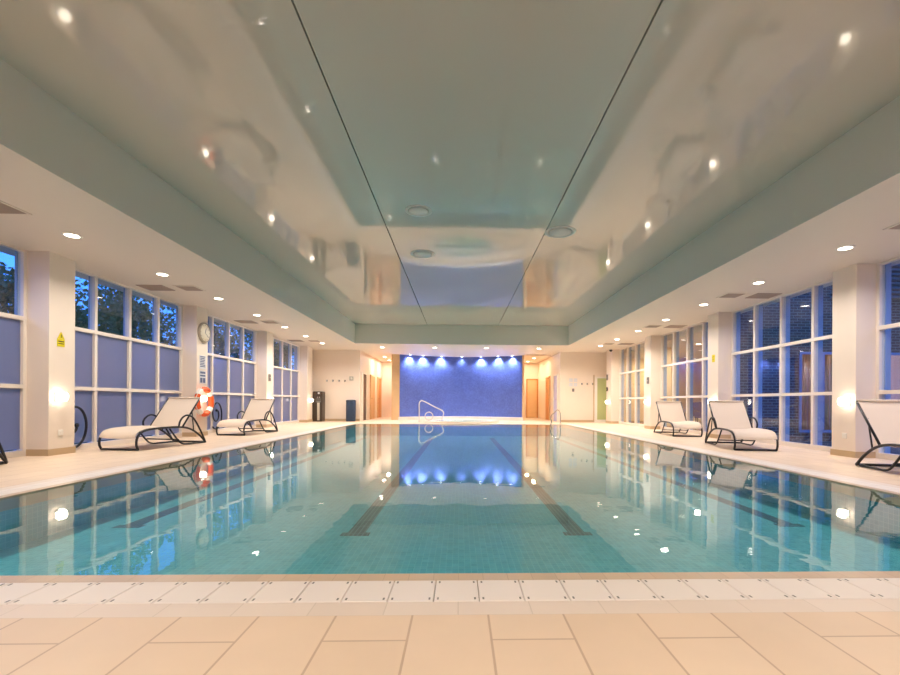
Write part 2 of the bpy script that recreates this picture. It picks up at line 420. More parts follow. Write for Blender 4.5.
# ------------------------------------------------------------------ corridor doors
def side_door(n, x, y0, y1, mat, z=2.1, sg=1, frame='woodlight', leaf_d=.03):
    root = bpy.data.objects.new('door_%d' % n, None); COL.objects.link(root); root['kind'] = 'structure'; root.location = (x, (y0+y1)/2, 0)
    h = (y1-y0)/2; f = MB()
    f.box((0, -h-.07, 0), (sg*.06, -h, z+.07)); f.box((0, h, 0), (sg*.06, h+.07, z+.07)); f.box((0, -h, z), (sg*.06, h, z+.07))
    f.build('door_frame', M[frame], root)
    MB().box((0, -h, .01), (sg*leaf_d, h, z)).build('door_leaf', mat, root)
    MB().tube([(sg*leaf_d, -h+.09, 1.02), (sg*(leaf_d+.05), -h+.09, 1.02), (sg*(leaf_d+.05), -h+.2, 1.02)], .01).build('door_handle', M['chrome'], root)
side_door(1, CXL, 20.25, 20.95, M['darkwood'], frame='plastic'); side_door(2, CXL, 22.05, 22.85, M['woodlight']); side_door(3, CXL, 24.0, 24.85, M['wood'])
side_door(4, CXR, 20.2, 20.95, M['lilac'], sg=-1, frame='plastic'); side_door(5, CXR, 22.0, 22.8, M['wood'], sg=-1)
# end-wall door in right corridor
root = bpy.data.objects.new('door_6', None); COL.objects.link(root); root['kind'] = 'structure'; root.location = (4.12, CEY, 0)
f = MB(); f.box((-.34, -.06, 0), (-.28, 0, 2.2)); f.box((.26, -.06, 0), (.32, 0, 2.2)); f.box((-.28, -.06, 2.13), (.26, 0, 2.2)); f.build('door_frame', M['wood'], root)
MB().box((-.28, -.03, .01), (.26, 0, 2.13)).build('door_leaf', M['woodlight'], root)
# green glass door beside the right far pillar
root = bpy.data.objects.new('door_7', None); COL.objects.link(root); root['kind'] = 'structure'; root.location = (6.27, FY, 0)
f = MB(); f.box((-.30, -.07, 0), (-.18, -.001, 2.02)); f.box((.29, -.07, 0), (.35, -.001, 2.02)); f.box((-.18, -.07, 1.95), (.29, -.001, 2.02)); f.box((-.18, -.07, 0), (.29, -.001, .12)); f.build('door_frame', M['plastic'], root)
MB().box((-.18, -.04, .12), (.29, -.03, 1.95)).build('door_glass', M['greenglass'], root)
MB().box((-.34, -.05, 0), (-.30, -.001, 2.1)).build('door_jamb', M['skirt'], root)

# ------------------------------------------------------------------ downlights
def downlight(name, label, loc, power, col, lens, group, r=.1, spread=rad(150)):
    t = thing(name, label, 'ceiling light', loc, 0, group)
    MB().lathe([(r*.82, 0), (r*.86, -.008), (r*1.12, -.008), (r*1.16, 0)], n=24).build('trim_ring', M['plastic'], t)
    MB().lathe([(r*.8, -.0085), (r*.8, -.010)], n=24).build('lens', M[lens], t)
    light('lamp', 'AREA', (0, 0, -.03), power, col, size=r*1.6, parent=t, spread=spread)
    return t
WARM = (1, .90, .79)
names = ['nearest the camera', 'second', 'third', 'fourth', 'fifth', 'sixth', 'farthest']
for sd, x, word in ((-1, -5.3, 'left'), (1, 5.52, 'right')):
    for i in range(-2, 7):
        y = 6.3+1.87*i
        if i == 6: y = 17.5
        if i < 0: lab = 'round warm downlight in the %s soffit, out of the picture near the camera' % word
        elif i == 0: lab = 'largest round downlight in the %s soffit, nearest the camera' % word
        elif i == 6: lab = 'smallest round downlight at the far end of the %s soffit row' % word
        else: lab = '%s round downlight from the camera in the %s soffit row' % (['', 'second', 'third', 'fourth', 'fifth', 'sixth'][i], word)
        downlight('downlight', lab, (x, y, SZ), 27 if i < 4 else 42, WARM if sd < 0 else (1, .89, .80), 'lens', 'downlights in the side soffits')
for x, wd in ((-3.19, 'far left of the four downlights over the far pool end'), (-1.03, 'downlight above the left half of the blue wall'), (1.09, 'downlight above the right half of the blue wall'), (3.29, 'far right of the four downlights over the far pool end')):
    downlight('downlight', 'small round %s' % wd, (x, 18.6, SZ), 46, (1, .86, .68), 'lens', 'downlights over the far pool end')
bw = ['leftmost', 'second from left', 'third from left', 'middle', 'third from right', 'second from right', 'rightmost']
for i, x in enumerate((-2.35, -1.75, -.89, .11, 1.04, 1.85, 2.5)):
    y = arc_y(x)-.15
    t = thing('wall_washer_light', '%s small white spotlight washing the top of the blue wall' % bw[i], 'spotlight', (x, y, SZ), 0, 'spotlights above the blue wall')
    MB().lathe([(.05, 0), (.055, -.012), (.075, -.012), (.08, 0)], n=20).build('trim_ring', M['plastic'], t)
    MB().lathe([(.05, -.012), (.05, -.014)], n=20).build('lens', M['lenscool'], t)
    p = 40 if i == 3 else 190
    light('lamp', 'SPOT', (0, 0, -.03), p, (.80, .87, 1), size=.03, parent=t, rot=(rad(8), 0, 0), spot=rad(120), blend=1)
# corridor lamps
for x, y, wd, c in ((-3.75, 22.6, 'left', WARM), (3.75, 22.6, 'right', (1, .86, .6))):
    downlight('corridor_downlight', 'round downlight in the ceiling of the %s corridor' % wd, (x, y, SZ), 26, c, 'lens', 'corridor downlights', spread=rad(178))
    downlight('corridor_downlight', 'round downlight deep in the %s corridor near its end wall' % wd, (x-.05, 24.4, SZ), 26, c, 'lens', 'corridor downlights', spread=rad(178))

for yy in (1.0, -1.3):  # unseen fill lamps, added to brighten the near deck
    for x in (-3.2, -1.05, 1.1, 3.3):
        downlight('downlight', 'added warm fill light, made as a round downlight over the near deck, unseen above and behind the camera', (x, yy, SZ), 16, WARM, 'lens', 'added fill lights over the near deck')
# ------------------------------------------------------------------ wall sconces
def sconce(side, y, label):
    sg = 1 if side == 'left' else -1
    X = PLX if side == 'left' else PRX
    t = thing('wall_sconce', label, 'wall lamp', (X, y, .9), 0, 'wall lamps on the pillars')
    MB().bbox((min(0, sg*.02), -.05, -.07), (max(0, sg*.02), .05, .07), .006).build('back_plate', M['plastic'], t)
    MB().lathe([(.015, -.07), (.05, -.064), (.07, -.03), (.07, .03), (.05, .064), (.015, .07)], c=(sg*.085, 0, 0), n=20).build('globe', M['globe'], t)
for side in ('left', 'right'):
    for i, y in enumerate((7.14, 10.98, 14.84, 18.85)):
        sconce(side, y, ['glowing wall lamp on the %s pillar nearest the camera', 'glowing wall lamp on the second %s pillar', 'glowing wall lamp on the third %s pillar', 'glowing wall lamp on the farthest %s pillar'][i] % side)

# ------------------------------------------------------------------ vents
def vent(x, y, kind, label, w=.42, d=.42):
    t = thing('ceiling_vent', label, 'vent', (x, y, SZ), 0, 'vents in the side soffits')
    f = MB(); h, q = w/2, d/2
    f.box((-h, -q, -.012), (h, -q+.03, 0)); f.box((-h, q-.03, -.012), (h, q, 0)); f.box((-h, -q+.03, -.012), (-h+.03, q-.03, 0)); f.box((h-.03, -q+.03, -.012), (h, q-.03, 0))
    f.build('vent_frame', M['soffit' if kind else 'ventgrey'], t)
    MB().box((-h+.03, -q+.03, -.002), (h-.03, q-.03, 0)).build('vent_backing', M['ventdark' if kind else 'ventgrey'], t)
    s = MB()
    for k in range(7):
        y_ = -q+.05+k*(d-.1)/6; s.add([(-h+.03, y_-.014, -.003), (h-.03, y_-.014, -.003), (h-.03, y_+.014, -.011), (-h+.03, y_+.014, -.011)], [(0, 1, 2, 3)])
        s.add([(-h+.03, y_-.014, -.005), (h-.03, y_-.014, -.005), (h-.03, y_+.014, -.013), (-h+.03, y_+.014, -.013)], [(3, 2, 1, 0)])
    s.build('vent_slats', M['ventgrey'], t)
vn = ['nearest the camera', 'second from the camera', 'third from the camera', 'farthest from the camera']
for i, y in enumerate((5.4, 9.15, 12.95, 16.85)):
    for wd, sg, c in (('left', -1, -5.4), ('right', 1, 5.62)):
        vent(c, y, 1, 'square slatted grille with a dark slot in the %s soffit, %s' % (wd, vn[i]))
        vent(c+sg*.66, y, 0, 'plain grey grille beside the window in the %s soffit, %s' % (wd, vn[i]), w=.5)
s = MB(); s.box((3.15, 21.05, SZ-.004), (4.3, 21.15, SZ)); o = s.build('slot_vent', M['ventdark']); tag(o, 'long dark slot vent in the soffit before the right corridor', 'vent')
# ceiling diffusers
for (x, y, r), lab in zip(((-.76, 9.14, .25), (1.75, 7.85, .27), (-.66, 7.08, .21)), ('round white air diffuser just right of the left ceiling seam, farthest from the camera', 'round white air diffuser beside the right ceiling seam', 'round pale air diffuser just right of the left ceiling seam, nearer the camera')):
    t = thing('ceiling_diffuser', lab, 'diffuser', (x, y, CZ), 0, 'round diffusers in the glossy ceiling')
    MB().lathe([(r, 0), (r, -.008), (r*.9, -.014), (r*.8, -.008), (r*.78, 0)], n=40).build('diffuser_ring', M['plastic'], t)
    MB().lathe([(r*.7, -.003), (r*.7, -.012), (r*.1, -.02)], n=40).build('diffuser_disc', M['plastic'], t)

# ------------------------------------------------------------------ loungers
def make_lounger(arms=True, hy=.98, hz=.35, ty=1.42, tz=.89):
    t = thing('sun_lounger', '', 'sun lounger', (0, 0, 0), 0, 'sun loungers along the pool sides')
    W = .35; B = M['black']
    for sx in (-1, 1):
        x = sx*W
        MB().tube(smooth_path([(x, 0, .02), (x, -.035, .10), (x, -.02, .22), (x, .07, .31), (x, .25, .35), (x, .6, .36), (x, .95, .35), (x, 1.2, .29), (x, 1.42, .16), (x, 1.58, .02)]), .019).build('side_frame', B, t)
        MB().tube(smooth_path([(x*.96, 1.57, .02), (x*.96, 1.2, .02), (x*.96, 1.0, .03), (x*.96, .88, .11), (x*.96, .68, .33)]), .015).build('lower_rail', B, t)
        if arms: MB().tube(smooth_path([(x*1.05, .86, .35), (x*1.09, .87, .46), (x*1.09, .96, .55), (x*1.09, 1.08, .57), (x*1.09, 1.22, .50), (x*1.06, 1.4, .28), (x*1.03, 1.55, .05)]), .017).build('armrest', B, t)
        MB().tube([(x*.97, hy, hz), (x*.97, ty, tz)], .016).build('back_rail', B, t)
        MB().tube([(x*.9, hy+(ty-hy)*.6, hz+(tz-hz)*.6), (x*.97, 1.27, .262)], .011).build('back_strut', B, t)
    MB().tube([(-W, 0, .02), (W, 0, .02)], .019).build('foot_bar', B, t)
    MB().tube([(-W*1.03, 1.57, .022), (W*1.03, 1.57, .022)], .019).build('rear_bar', B, t)
    MB().tube([(-W*.95, .9, .12), (W*.95, .9, .12)], .012).build('cross_bar', B, t)
    def sling(prof, hw):
        s = MB(); vs = []; fs = []; nx = 8
        for j, (y, z) in enumerate(prof):
            for i in range(nx+1):
                u = -1+2*i/nx; vs.append((u*hw, y, z-.025*(1-u*u)))
        m = len(prof)
        for j in range(m-1):
            for i in range(nx): a = j*(nx+1)+i; fs.append((a, a+1, a+nx+2, a+nx+1))
        o = len(vs); vs += [(a, b, c-.012) for a, b, c in vs]
        fs += [tuple(o+q for q in reversed(f)) for f in fs]
        for j in range(m-1):
            for i in (0, nx): a = j*(nx+1)+i; fs.append((a, a+nx+1, o+a+nx+1, o+a))
        for j in (0, m-1):
            for i in range(nx): a = j*(nx+1)+i; fs.append((a, a+1, o+a+1, o+a))
        s.add(vs, fs, False); return s
    sp = smooth_path([(0, -.05, .235), (0, -.02, .29), (0, .08, .35), (0, .3, .375), (0, .7, .38), (0, hy, hz+.02)], 4)
    sling([(p.y, p.z) for p in sp], W*.97).build('seat_sling', M['sling'], t)
    sling([(hy+.01+(ty-hy)*k/6, hz+.025+(tz-hz)*k/6) for k in range(7)], W*.95).build('back_sling', M['sling'], t)
    MB().tube([(-W*.97, ty+.005, tz+.015), (W*.97, ty+.005, tz+.015)], .018).build('top_bar', M['sling'], t)
    return t
L0 = make_lounger(); NA = make_lounger(False); NB = make_lounger(False, 1.12, .32, 1.60, .89)
def orig(px, py, lx, ly, r): return (px-(lx*cos(r)-ly*sin(r)), py-(lx*sin(r)+ly*cos(r)), 0)
r1 = rad(-9)
specs = [((-5.74, 7.78, 0), rad(-9), 'white sling lounger on the left deck beside the pillar with the lifebuoy'),
         ((-5.60, 11.22, 0), rad(-6), 'white sling lounger farthest along the left deck'),
         ((5.36, 8.0, 0), rad(-12), 'white sling lounger in the middle of the three on the right deck'),
         ((5.84, 11.37, 0), rad(-7), 'white sling lounger farthest along the right deck'),
         (orig(5.50, 6.08, -.36, 1.57, rad(-13)), rad(-13), 'white sling lounger cut off by the right edge of the picture'),
         (orig(-5.95, 6.1, .36, 1.57, rad(16)), rad(16), 'lounger almost wholly beyond the left edge, only its dark rear leg showing')]
for i, (loc, r, lab) in enumerate(specs):
    if i == 0: L0.location = loc; L0.rotation_euler = (0, 0, r); L0['label'] = lab
    elif i in (3, 4):
        o = NA if i == 3 else NB; o.location = loc; o.rotation_euler = (0, 0, r); o['label'] = lab
    else: dup(L0, loc, r, lab)

# ------------------------------------------------------------------ things on the pillars
# lifebuoy
t = thing('lifebuoy', 'orange and white lifebuoy ring hung on the second left pillar', 'lifebuoy', (PLX+.08, 11.02, .83))
R_, r_ = .30, .065
def torus_seg(a0, a1, rr, n=10):
    return smooth_path([(0, R_*cos(a0+(a1-a0)*k/n), R_*sin(a0+(a1-a0)*k/n)) for k in range(n+1)], 1)
MB().tube([(0, R_*cos(2*pi*k/40), R_*sin(2*pi*k/40)) for k in range(40)], r_, n=14, closed=True).build('ring', M['orange'], t)
for k in range(4):
    a = pi/4+k*pi/2; MB().tube(torus_seg(a-.24, a+.24, r_), r_+.004, n=14).build('white_band', M['white'], t)
MB().tube([(.02, (R_+r_+.015+.02*cos(8*pi*k/40))*cos(2*pi*k/40), (R_+r_+.015+.02*cos(8*pi*k/40))*sin(2*pi*k/40)) for k in range(40)], .008, n=6, closed=True).build('grab_rope', M['rope'], t)
MB().box((-.07, -.03, R_-.02), (-.0, .03, R_+.02)).build('hook', M['chrome'], t)
# clock
t = thing('wall_clock', 'round pale wall clock high on the second left pillar', 'clock', (PLX, 11.09, 2.5))
MB().lathe([(.24, 0), (.245, .03), (.235, .06), (.215, .065), (.21, .045)], axis='X', n=36).build('clock_rim', M['rim'], t)
MB().lathe([(.21, .045), (.21, .05)], axis='X', n=36).build('clock_face', M['face'], t)
for ang, ln, w in ((.4, .12, .012), (2.2, .17, .008)):
    s = MB(); dy, dz = sin(ang), cos(ang)
    s.add([(.052, -dz*w, dy*w), (.052, dz*w, -dy*w), (.052, dy*ln+dz*w*.5, dz*ln-dy*w*.5), (.052, dy*ln-dz*w*.5, dz*ln+dy*w*.5)], [(0, 1, 2, 3)]); s.build('clock_hand', M['black'], t)
s = MB()
for k in range(12):
    a = k*pi/6; y, z = sin(a)*.18, cos(a)*.18; s.box((.05, y-.008, z-.012), (.0525, y+.008, z+.012))
s.build('hour_marks', M['rim'], t)
# notices
def notice(x, y, z, h, w, sg, label, rows, mat='paper', inkm='ink'):
    t = thing('notice_board', label, 'notice', (x, y, z))
    MB().box((0, -w/2, -h/2), (sg*.01, w/2, h/2)).build('board', M[mat], t)
    s = MB()
    for (a, b, c, d) in rows: s.box((sg*.01, a*w, b*h), (sg*.0115, c*w, d*h))
    s.build('print', M[inkm], t); return t
random.seed(3)
rows = [(-.42, .5-.06-k*.12-.07, .42-.25*random.random(), .5-.06-k*.12) for k in range(7)]
notice(PLX, 11.07, 1.78, .33, .26, 1, 'upper pool rules notice on the second left pillar under the clock', rows)
notice(PLX, 11.07, 1.42, .32, .26, 1, 'lower pool rules notice on the second left pillar above the lifebuoy', [(-.42, -.42, -.05, -.05), (.03, -.42, .42, -.05), (-.42, .05, .42, .18), (-.42, .26, .42, .42)])
def hazard(x, y, z, sg, label):
    t = thing('warning_notice', label, 'notice', (x, y, z))
    MB().box((0, -.065, -.06), (sg*.006, .065, .06)).build('panel', M['yellow'], t)
    s = MB(); s.add([(sg*.003, -.06, .065), (sg*.003, .06, .065), (sg*.003, 0, .17), (sg*.007, -.06, .065), (sg*.007, .06, .065), (sg*.007, 0, .17)], [(3, 4, 5), (2, 1, 0), (0, 1, 4, 3), (1, 2, 5, 4), (2, 0, 3, 5)]); s.build('triangle', M['yellow'], t)
    s = MB(); s.box((sg*.006, -.05, .012), (sg*.0075, .05, .03)); s.box((sg*.006, -.05, -.02), (sg*.0075, .05, -.008)); s.box((sg*.0072, -.006, .08), (sg*.008, .006, .13)); s.build('print', M['coolerdark'], t)
hazard(PLX, 7.2, 1.74, 1, 'yellow warning notice with triangle on the nearest left pillar')
t = thing('warning_notice', 'tall yellow warning notice on the second right pillar', 'notice', (PRX, 11.03, 1.98))
MB().box((-.006, -.06, -.09), (0, .06, .09)).build('panel', M['yellow'], t)
s = MB(); s.box((-.0075, -.045, .03), (-.006, .045, .045)); s.box((-.0075, -.045, -.02), (-.006, .045, -.01)); s.build('print', M['coolerdark'], t)
def plate(x, y, z, a, b, name, label, cat, mat='grey', knob=True):
    t = thing(name, label, cat, (x, y, z)); MB().bbox(a, b, .003).build('plate', M[mat], t)
    if knob:
        cx = ((a[0]+b[0])/2, (a[1]+b[1])/2, (a[2]+b[2])/2); e = .012
        MB().box((a[0]-.004, cx[1]-e, cx[2]-e), (b[0]+.004, cx[1]+e, cx[2]+e)).build('button', M['plastic'], t)
    return t
plate(PLX, 14.9, 1.62, (0, -.07, -.11), (.03, .07, .11), 'control_box', 'small grey box on the third left pillar', 'control box')
plate(PRX, 14.9, 1.62, (-.03, -.07, -.11), (0, .07, .11), 'control_box', 'small grey box on the third right pillar', 'control box')
plate(PLX, 7.2, .34, (0, -.045, -.045), (.012, .045, .045), 'socket_plate', 'faint white socket on the nearest left pillar below the lamp', 'socket', 'plastic')
plate(PRX, 7.2, .34, (-.012, -.045, -.045), (0, .045, .045), 'socket_plate', 'faint white socket on the nearest right pillar below the lamp', 'socket', 'plastic')
plate(PRX, 19.05, 1.45, (-.04, -.06, -.08), (0, .06, .08), 'access_box', 'small dark box on the farthest right pillar by the glass door', 'control box', 'ventdark')
plate(PRX, 19.05, 1.95, (-.04, -.06, -.12), (0, .06, .12), 'speaker_box', 'grey box high on the farthest right pillar by the glass door', 'control box', 'grey')
# cctv dome
t = thing('security_camera', 'small black dome security camera under the soffit by the far right pillar', 'camera', (6.25, 18.45, SZ))
MB().lathe([(.09, 0), (.09, -.03), (.07, -.04)], n=20).build('mount', M['plastic'], t)
MB().lathe([(.068, -.04), (.066, -.07), (.045, -.105), (.01, -.12)], n=20).build('dome', M['black'], t)
# hooks and boxes on the far walls
for i, x in enumerate((-5.78, -5.52, -5.25, -5.0)):
    s = MB(); s.bbox((x-.03, FY-.02, 1.72), (x+.03, FY, 1.80), .003); s.tube([(x, FY-.02, 1.74), (x, FY-.06, 1.73), (x, FY-.07, 1.77)], .008)
    o = s.build('towel_hook', M['chrome']); tag(o, '%s of four small towel hooks on the far left wall' % ['leftmost', 'second from left', 'third from left', 'rightmost'][i], 'hook', 'towel hooks on the far left wall')
for i, x in enumerate((5.42, 5.66, 5.9)):
    s = MB(); s.bbox((x-.03, FY-.02, 1.66), (x+.03, FY, 1.74), .003); s.tube([(x, FY-.02, 1.68), (x, FY-.06, 1.67), (x, FY-.07, 1.71)], .008)
    o = s.build('towel_hook', M['chrome']); tag(o, '%s of three small towel hooks on the far right wall' % ['leftmost', 'middle', 'rightmost'][i], 'hook', 'towel hooks on the far right wall')
t = thing('alarm_box', 'small pale alarm box on the far left wall above the bin', 'control box', (-4.72, FY, 1.86))
MB().bbox((-.09, -.05, -.09), (.09, 0, .09), .008).build('housing', M['silver'], t); MB().lathe([(.05, -.055), (.05, -.05)], axis='Y', n=18).build('button', M['plastic'], t)
for i, (x, z) in enumerate(((4.93, 1.86), (5.13, 1.86), (4.93, 1.66), (5.13, 1.66))):
    s = MB(); s.bbox((x-.08, FY-.012, z-.08), (x+.08, FY-.001, z+.08), .003); o = s.build('wall_notice', M['paper'])
    tag(o, '%s of four small pale notices on the far right wall' % ['upper left', 'upper right', 'lower left', 'lower right'][i], 'notice', 'notices on the far right wall')
plate(5.03, FY-.001, 1.42, (-.05, -.02, -.07), (.05, 0, .07), 'switch_plate', 'grey switch below the four notices on the far right wall', 'switch', 'grey', False)

# water cooler
t = thing('water_cooler', 'dark floor standing water cooler with silver front by the far left wall', 'water cooler', (-6.03, FY-.32, 0))
MB().bbox((-.22, -.14, .0), (.19, .28, 1.28), .02).build('body', M['coolerdark'], t)
MB().bbox((-.22, -.2, 0), (.19, -.14, .82), .015).build('lower_cabinet', M['coolerdark'], t)
MB().bbox((.0, -.212, .05), (.10, -.2, .8), .004).build('silver_door', M['silver'], t)
MB().bbox((-.08, -.2, 1.15), (.14, -.14, 1.26), .01).build('tap_hood', M['coolerdark'], t)
MB().bbox((.02, -.208, 1.17), (.10, -.2, 1.24), .003).build('display', M['paper'], t)
for x in (0, .08): MB().tube([(x, -.14, 1.05), (x, -.19, 1.05), (x, -.19, 1.0)], .012).build('tap', M['chrome'], t)
MB().bbox((-.06, -.19, .82), (.14, -.14, .85), .005).build('drip_tray', M['grey'], t)
# bin
t = thing('waste_bin', 'navy cylindrical waste bin standing by the far left wall', 'bin', (-4.68, FY-.24, 0))
MB().lathe([(.20, 0), (.205, .02), (.205, .84), (.20, .85)], n=32).build('body', M['binblue'], t)
MB().lathe([(.207, .85), (.212, .86), (.212, .89), (.19, .92), (.14, .93), (.12, .91)], n=32).build('lid', M['binblue'], t)
# spa handrail (triangular loop) and ring
def rail(name, label, path, loc, r=.022, closed=False, rz=0):
    t = thing(name, label, 'handrail', loc, rz)
    MB().tube(smooth_path(path, 6), r, n=10, closed=closed).build('rail', M['railwhite'], t); return t
t = rail('spa_handrail', 'white metal triangular handrail beside the spa before the blue wall', [(-.5, 0, 0), (-.5, 0, .5), (-.5, 0, .78), (-.44, 0, .89), (-.33, 0, .90), (.1, 0, .68), (.46, 0, .5), (.55, 0, .4), (.54, 0, .28), (.49, 0, .18), (.49, 0, .062)], (-1.33, 19.15, 0))
t.location = (-1.235, 19.5, .0)
for x, z in ((-.5, 0), (.49, .061)): MB().lathe([(.05, 0), (.05, .012), (.03, .02)], c=(x, 0, z), n=16).build('foot_flange', M['chrome'], t)
t2 = thing('spa_ring_rail', 'round metal ring rail standing inside the triangular handrail', 'handrail', (-1.30, 19.3, .061))
MB().tube([(.17*cos(2*pi*k/28), 0, .17*sin(2*pi*k/28)+.19) for k in range(28)], .018, n=10, closed=True).build('ring', M['railwhite'], t2)
MB().lathe([(.04, 0), (.04, .012), (.025, .025)], n=16).build('foot_flange', M['chrome'], t2)
# pool steps rail in the far right corner
t = thing('pool_step_rail', 'slim curved steel grab rail at the far right pool edge', 'handrail', (3.82, 17.72, 0), rad(35))
MB().tube(smooth_path([(.26, 0, 0), (.27, 0, .3), (.22, 0, .5), (.12, 0, .57), (.0, 0, .53), (-.12, 0, .44), (-.25, 0, .36), (-.29, 0, .24), (-.24, 0, .1), (-.28, 0, 0), (-.28, 0, -.3)], 6), .02, n=10).build('rail', M['chrome'], t)
MB().lathe([(.05, 0), (.05, .012), (.03, .02)], c=(.26, 0, 0), n=16).build('foot_flange', M['chrome'], t)
# scroll ornaments in the left windows
def scroll(y, z, R0, label, turns):
    t = thing('scroll_ornament', label, 'ornament', (WLX+.03, y, z))
    pts = []
    for k in range(60):
        u = k/59; a = -2.2+turns*2*pi*u; rr = R0*(1-.78*u)
        pts.append((0, rr*.75*cos(a), rr*sin(a)))
    MB().tube(pts, .02, n=8).build('scroll', M['black'], t)
    MB().lathe([(.001, -.03), (.035, -.015), (.035, .015), (.001, .03)], c=(0, pts[-1][1], pts[-1][2]), n=12, axis='X').build('bead', M['black'], t)
scroll(7.80, .45, .44, 'dark curved scroll ornament at the window beside the nearest left pillar', 1.3)
scroll(12.28, .50, .42, 'dark spiral scroll ornament at the window behind the second left pillar', 1.6)

# ------------------------------------------------------------------ outside left: lawn, trees
s = MB(); s.box((-40, -20, -.3), (-7.2, 45, -.12)); struct('ground_left', s, M['grass'])
s = MB(); s.box((7.2, -20, -.3), (40, 45, -.12)); struct('ground_right', s, M['outground'])
def tree(x, y, h, w, seed, label):
    rnd = random.Random(seed)
    t = thing('garden_tree', label, 'tree', (x, y, -.12), 0, 'trees beyond the left windows')
    tr = MB()
    tr.lathe([(.16, 0), (.13, h*.3), (.1, h*.55), (.05, h*.8)], n=10)
    for k in range(6):
        a = rnd.random()*6.28; tr.tube([(0, 0, h*(.3+.07*k)), (cos(a)*w*.35, sin(a)*w*.35, h*(.42+.08*k))], .03, n=6)
    tr.build('trunk', M['bark'], t)
    f = MB(); vs = []; fs = []
    blobs = [(rnd.uniform(-.5, .5)*w, rnd.uniform(-.5, .5)*w, h*rnd.uniform(.22, .9), rnd.uniform(.35, .6)*w*.6) for _ in range(16)]
    for k in range(7500):
        b = blobs[k % 16]; a = rnd.random()*2*pi; cz = rnd.uniform(-1, 1); q = math.sqrt(1-cz*cz); rr = b[3]*rnd.random()**.4
        c = Vector((b[0]+rr*q*cos(a), b[1]+rr*q*sin(a), max(.1, b[2]+rr*cz*.9)))
        u = Vector((rnd.gauss(0, 1), rnd.gauss(0, 1), rnd.gauss(0, 1))).normalized(); v = u.orthogonal().normalized(); L = rnd.uniform(.05, .11)
        o = len(vs); vs += [c-u*L, c+v*L*.5, c+u*L, c-v*L*.5]; fs.append((o, o+1, o+2, o+3))
    f.add(vs, fs); f.build('foliage', M['leaf'], t)
TR = [(-12.0, 1.8, 4.2, 3.2), (-12.6, 4.6, 5.0, 3.4), (-12.0, 8.0, 4.5, 3.0), (-12.8, 11.0, 4.9, 3.4), (-12.2, 14.2, 4.9, 3.4), (-13.0, 17.6, 5.3, 3.6), (-12.6, 21.5, 5.6, 3.8), (-13.2, 26, 6.2, 4.4), (-13.5, 31, 6.8, 5.0), (-14, 37, 7.6, 5.6)]
tl = ['dark leafy tree beyond the leftmost window pane', 'dark leafy tree seen through the window at the left edge', 'dark leafy tree behind the first panes of the second left window', 'dark leafy tree behind the middle of the second left window', 'dark leafy tree behind the last pane of the second left window', 'dark leafy tree behind the third left window', 'dark leafy tree behind the far panes of the third left window', 'distant dark tree behind the near panes of the farthest left window', 'distant dark tree behind the middle panes of the farthest left window', 'distant dark tree behind the last pane of the farthest left window']
for i, (x, y, h, w) in enumerate(TR): tree(x, y, h*(1.0 if i < 5 else 1.15), w*.84, i+1, tl[i])

# ------------------------------------------------------------------ outside right: brick wing, lounge behind the far bays
s = MB(); s.box((6.95, 11.75, -.12), (9.05, 11.95, 6.2)); s.box((9.05, 11.75, 2.25), (12.6, 11.95, 6.2)); s.box((9.05, 11.75, -.12), (9.75, 11.95, .1)); s.box((10.35, 11.75, -.12), (10.6, 11.95, 2.25)); s.box((9.75, 11.75, -.12), (10.35, 11.95, .1)); s.box((12.3, 11.75, -.12), (12.6, 11.95, 2.25)); s.box((10.6, 11.75, -.12), (12.3, 11.95, .1))
o = struct('wall_wing_brick', s, M['brick'])
s = MB()
for x0, x1 in ((9.05, 10.35), (10.6, 12.3)):
    m = (x0+x1)/2
    for a, b in ((x0, x0+.06), (m-.03, m+.03), (x1-.06, x1)): s.box((a, 11.72, .1), (b, 11.8, 2.25))
    s.box((x0, 11.721, 2.19), (x1, 11.8, 2.249)); s.box((x0, 11.721, .101), (x1, 11.8, .17))
root = struct('window_20', s, M['skytintframe'])
s = MB(); s.box((9.05, 11.76, .1), (10.35, 11.765, 2.25)); s.box((10.6, 11.76, .1), (12.3, 11.765, 2.25)); s.build('pane', M['glass'], root)
# east courtyard building facing the pool hall
s = MB(); s.box((12.6, -2, -.12), (12.9, 12.0, 2.4)); s.box((12.6, -2, 2.4), (12.9, 12.0, 6.2)); struct('wall_courtyard', s, M['brickY'])
s = MB()
for k in range(9): s.box((9.9, 11.6, 3.7+k*.12), (12.4, 11.748, 3.75+k*.12))
t = s.build('louvre_screen', M['roof']); tag(t, 'horizontal grey louvres on the building beyond the right windows', 'louvres')
for i, (y0, lab) in enumerate(((6.0, 'glazed courtyard door with pale frame seen through the rightmost window'), (9.0, 'glazed courtyard door farther back, seen past the second right window'))):
    t = thing('courtyard_door', lab, 'door', (12.6, y0, -.12), 0, 'glazed doors across the courtyard')
    s = MB(); s.box((-.12, 0, 0), (0, .12, 2.3)); s.box((-.12, 1.7, 0), (0, 1.82, 2.3)); s.box((-.12, .12, 2.18), (0, 1.7, 2.3)); s.box((-.1, .85, .1), (0, .95, 2.18)); s.box((-.12, .12, 0), (0, 1.7, .1)); s.build('door_frame', M['skytintframe'], t)
    MB().box((-.05, .12, .1), (-.04, 1.7, 2.18)).build('door_glass', M['glass'], t)
    MB().box((-.02, .12, .1), (0, 1.7, 2.18)).build('blind', M['curtain'], t)
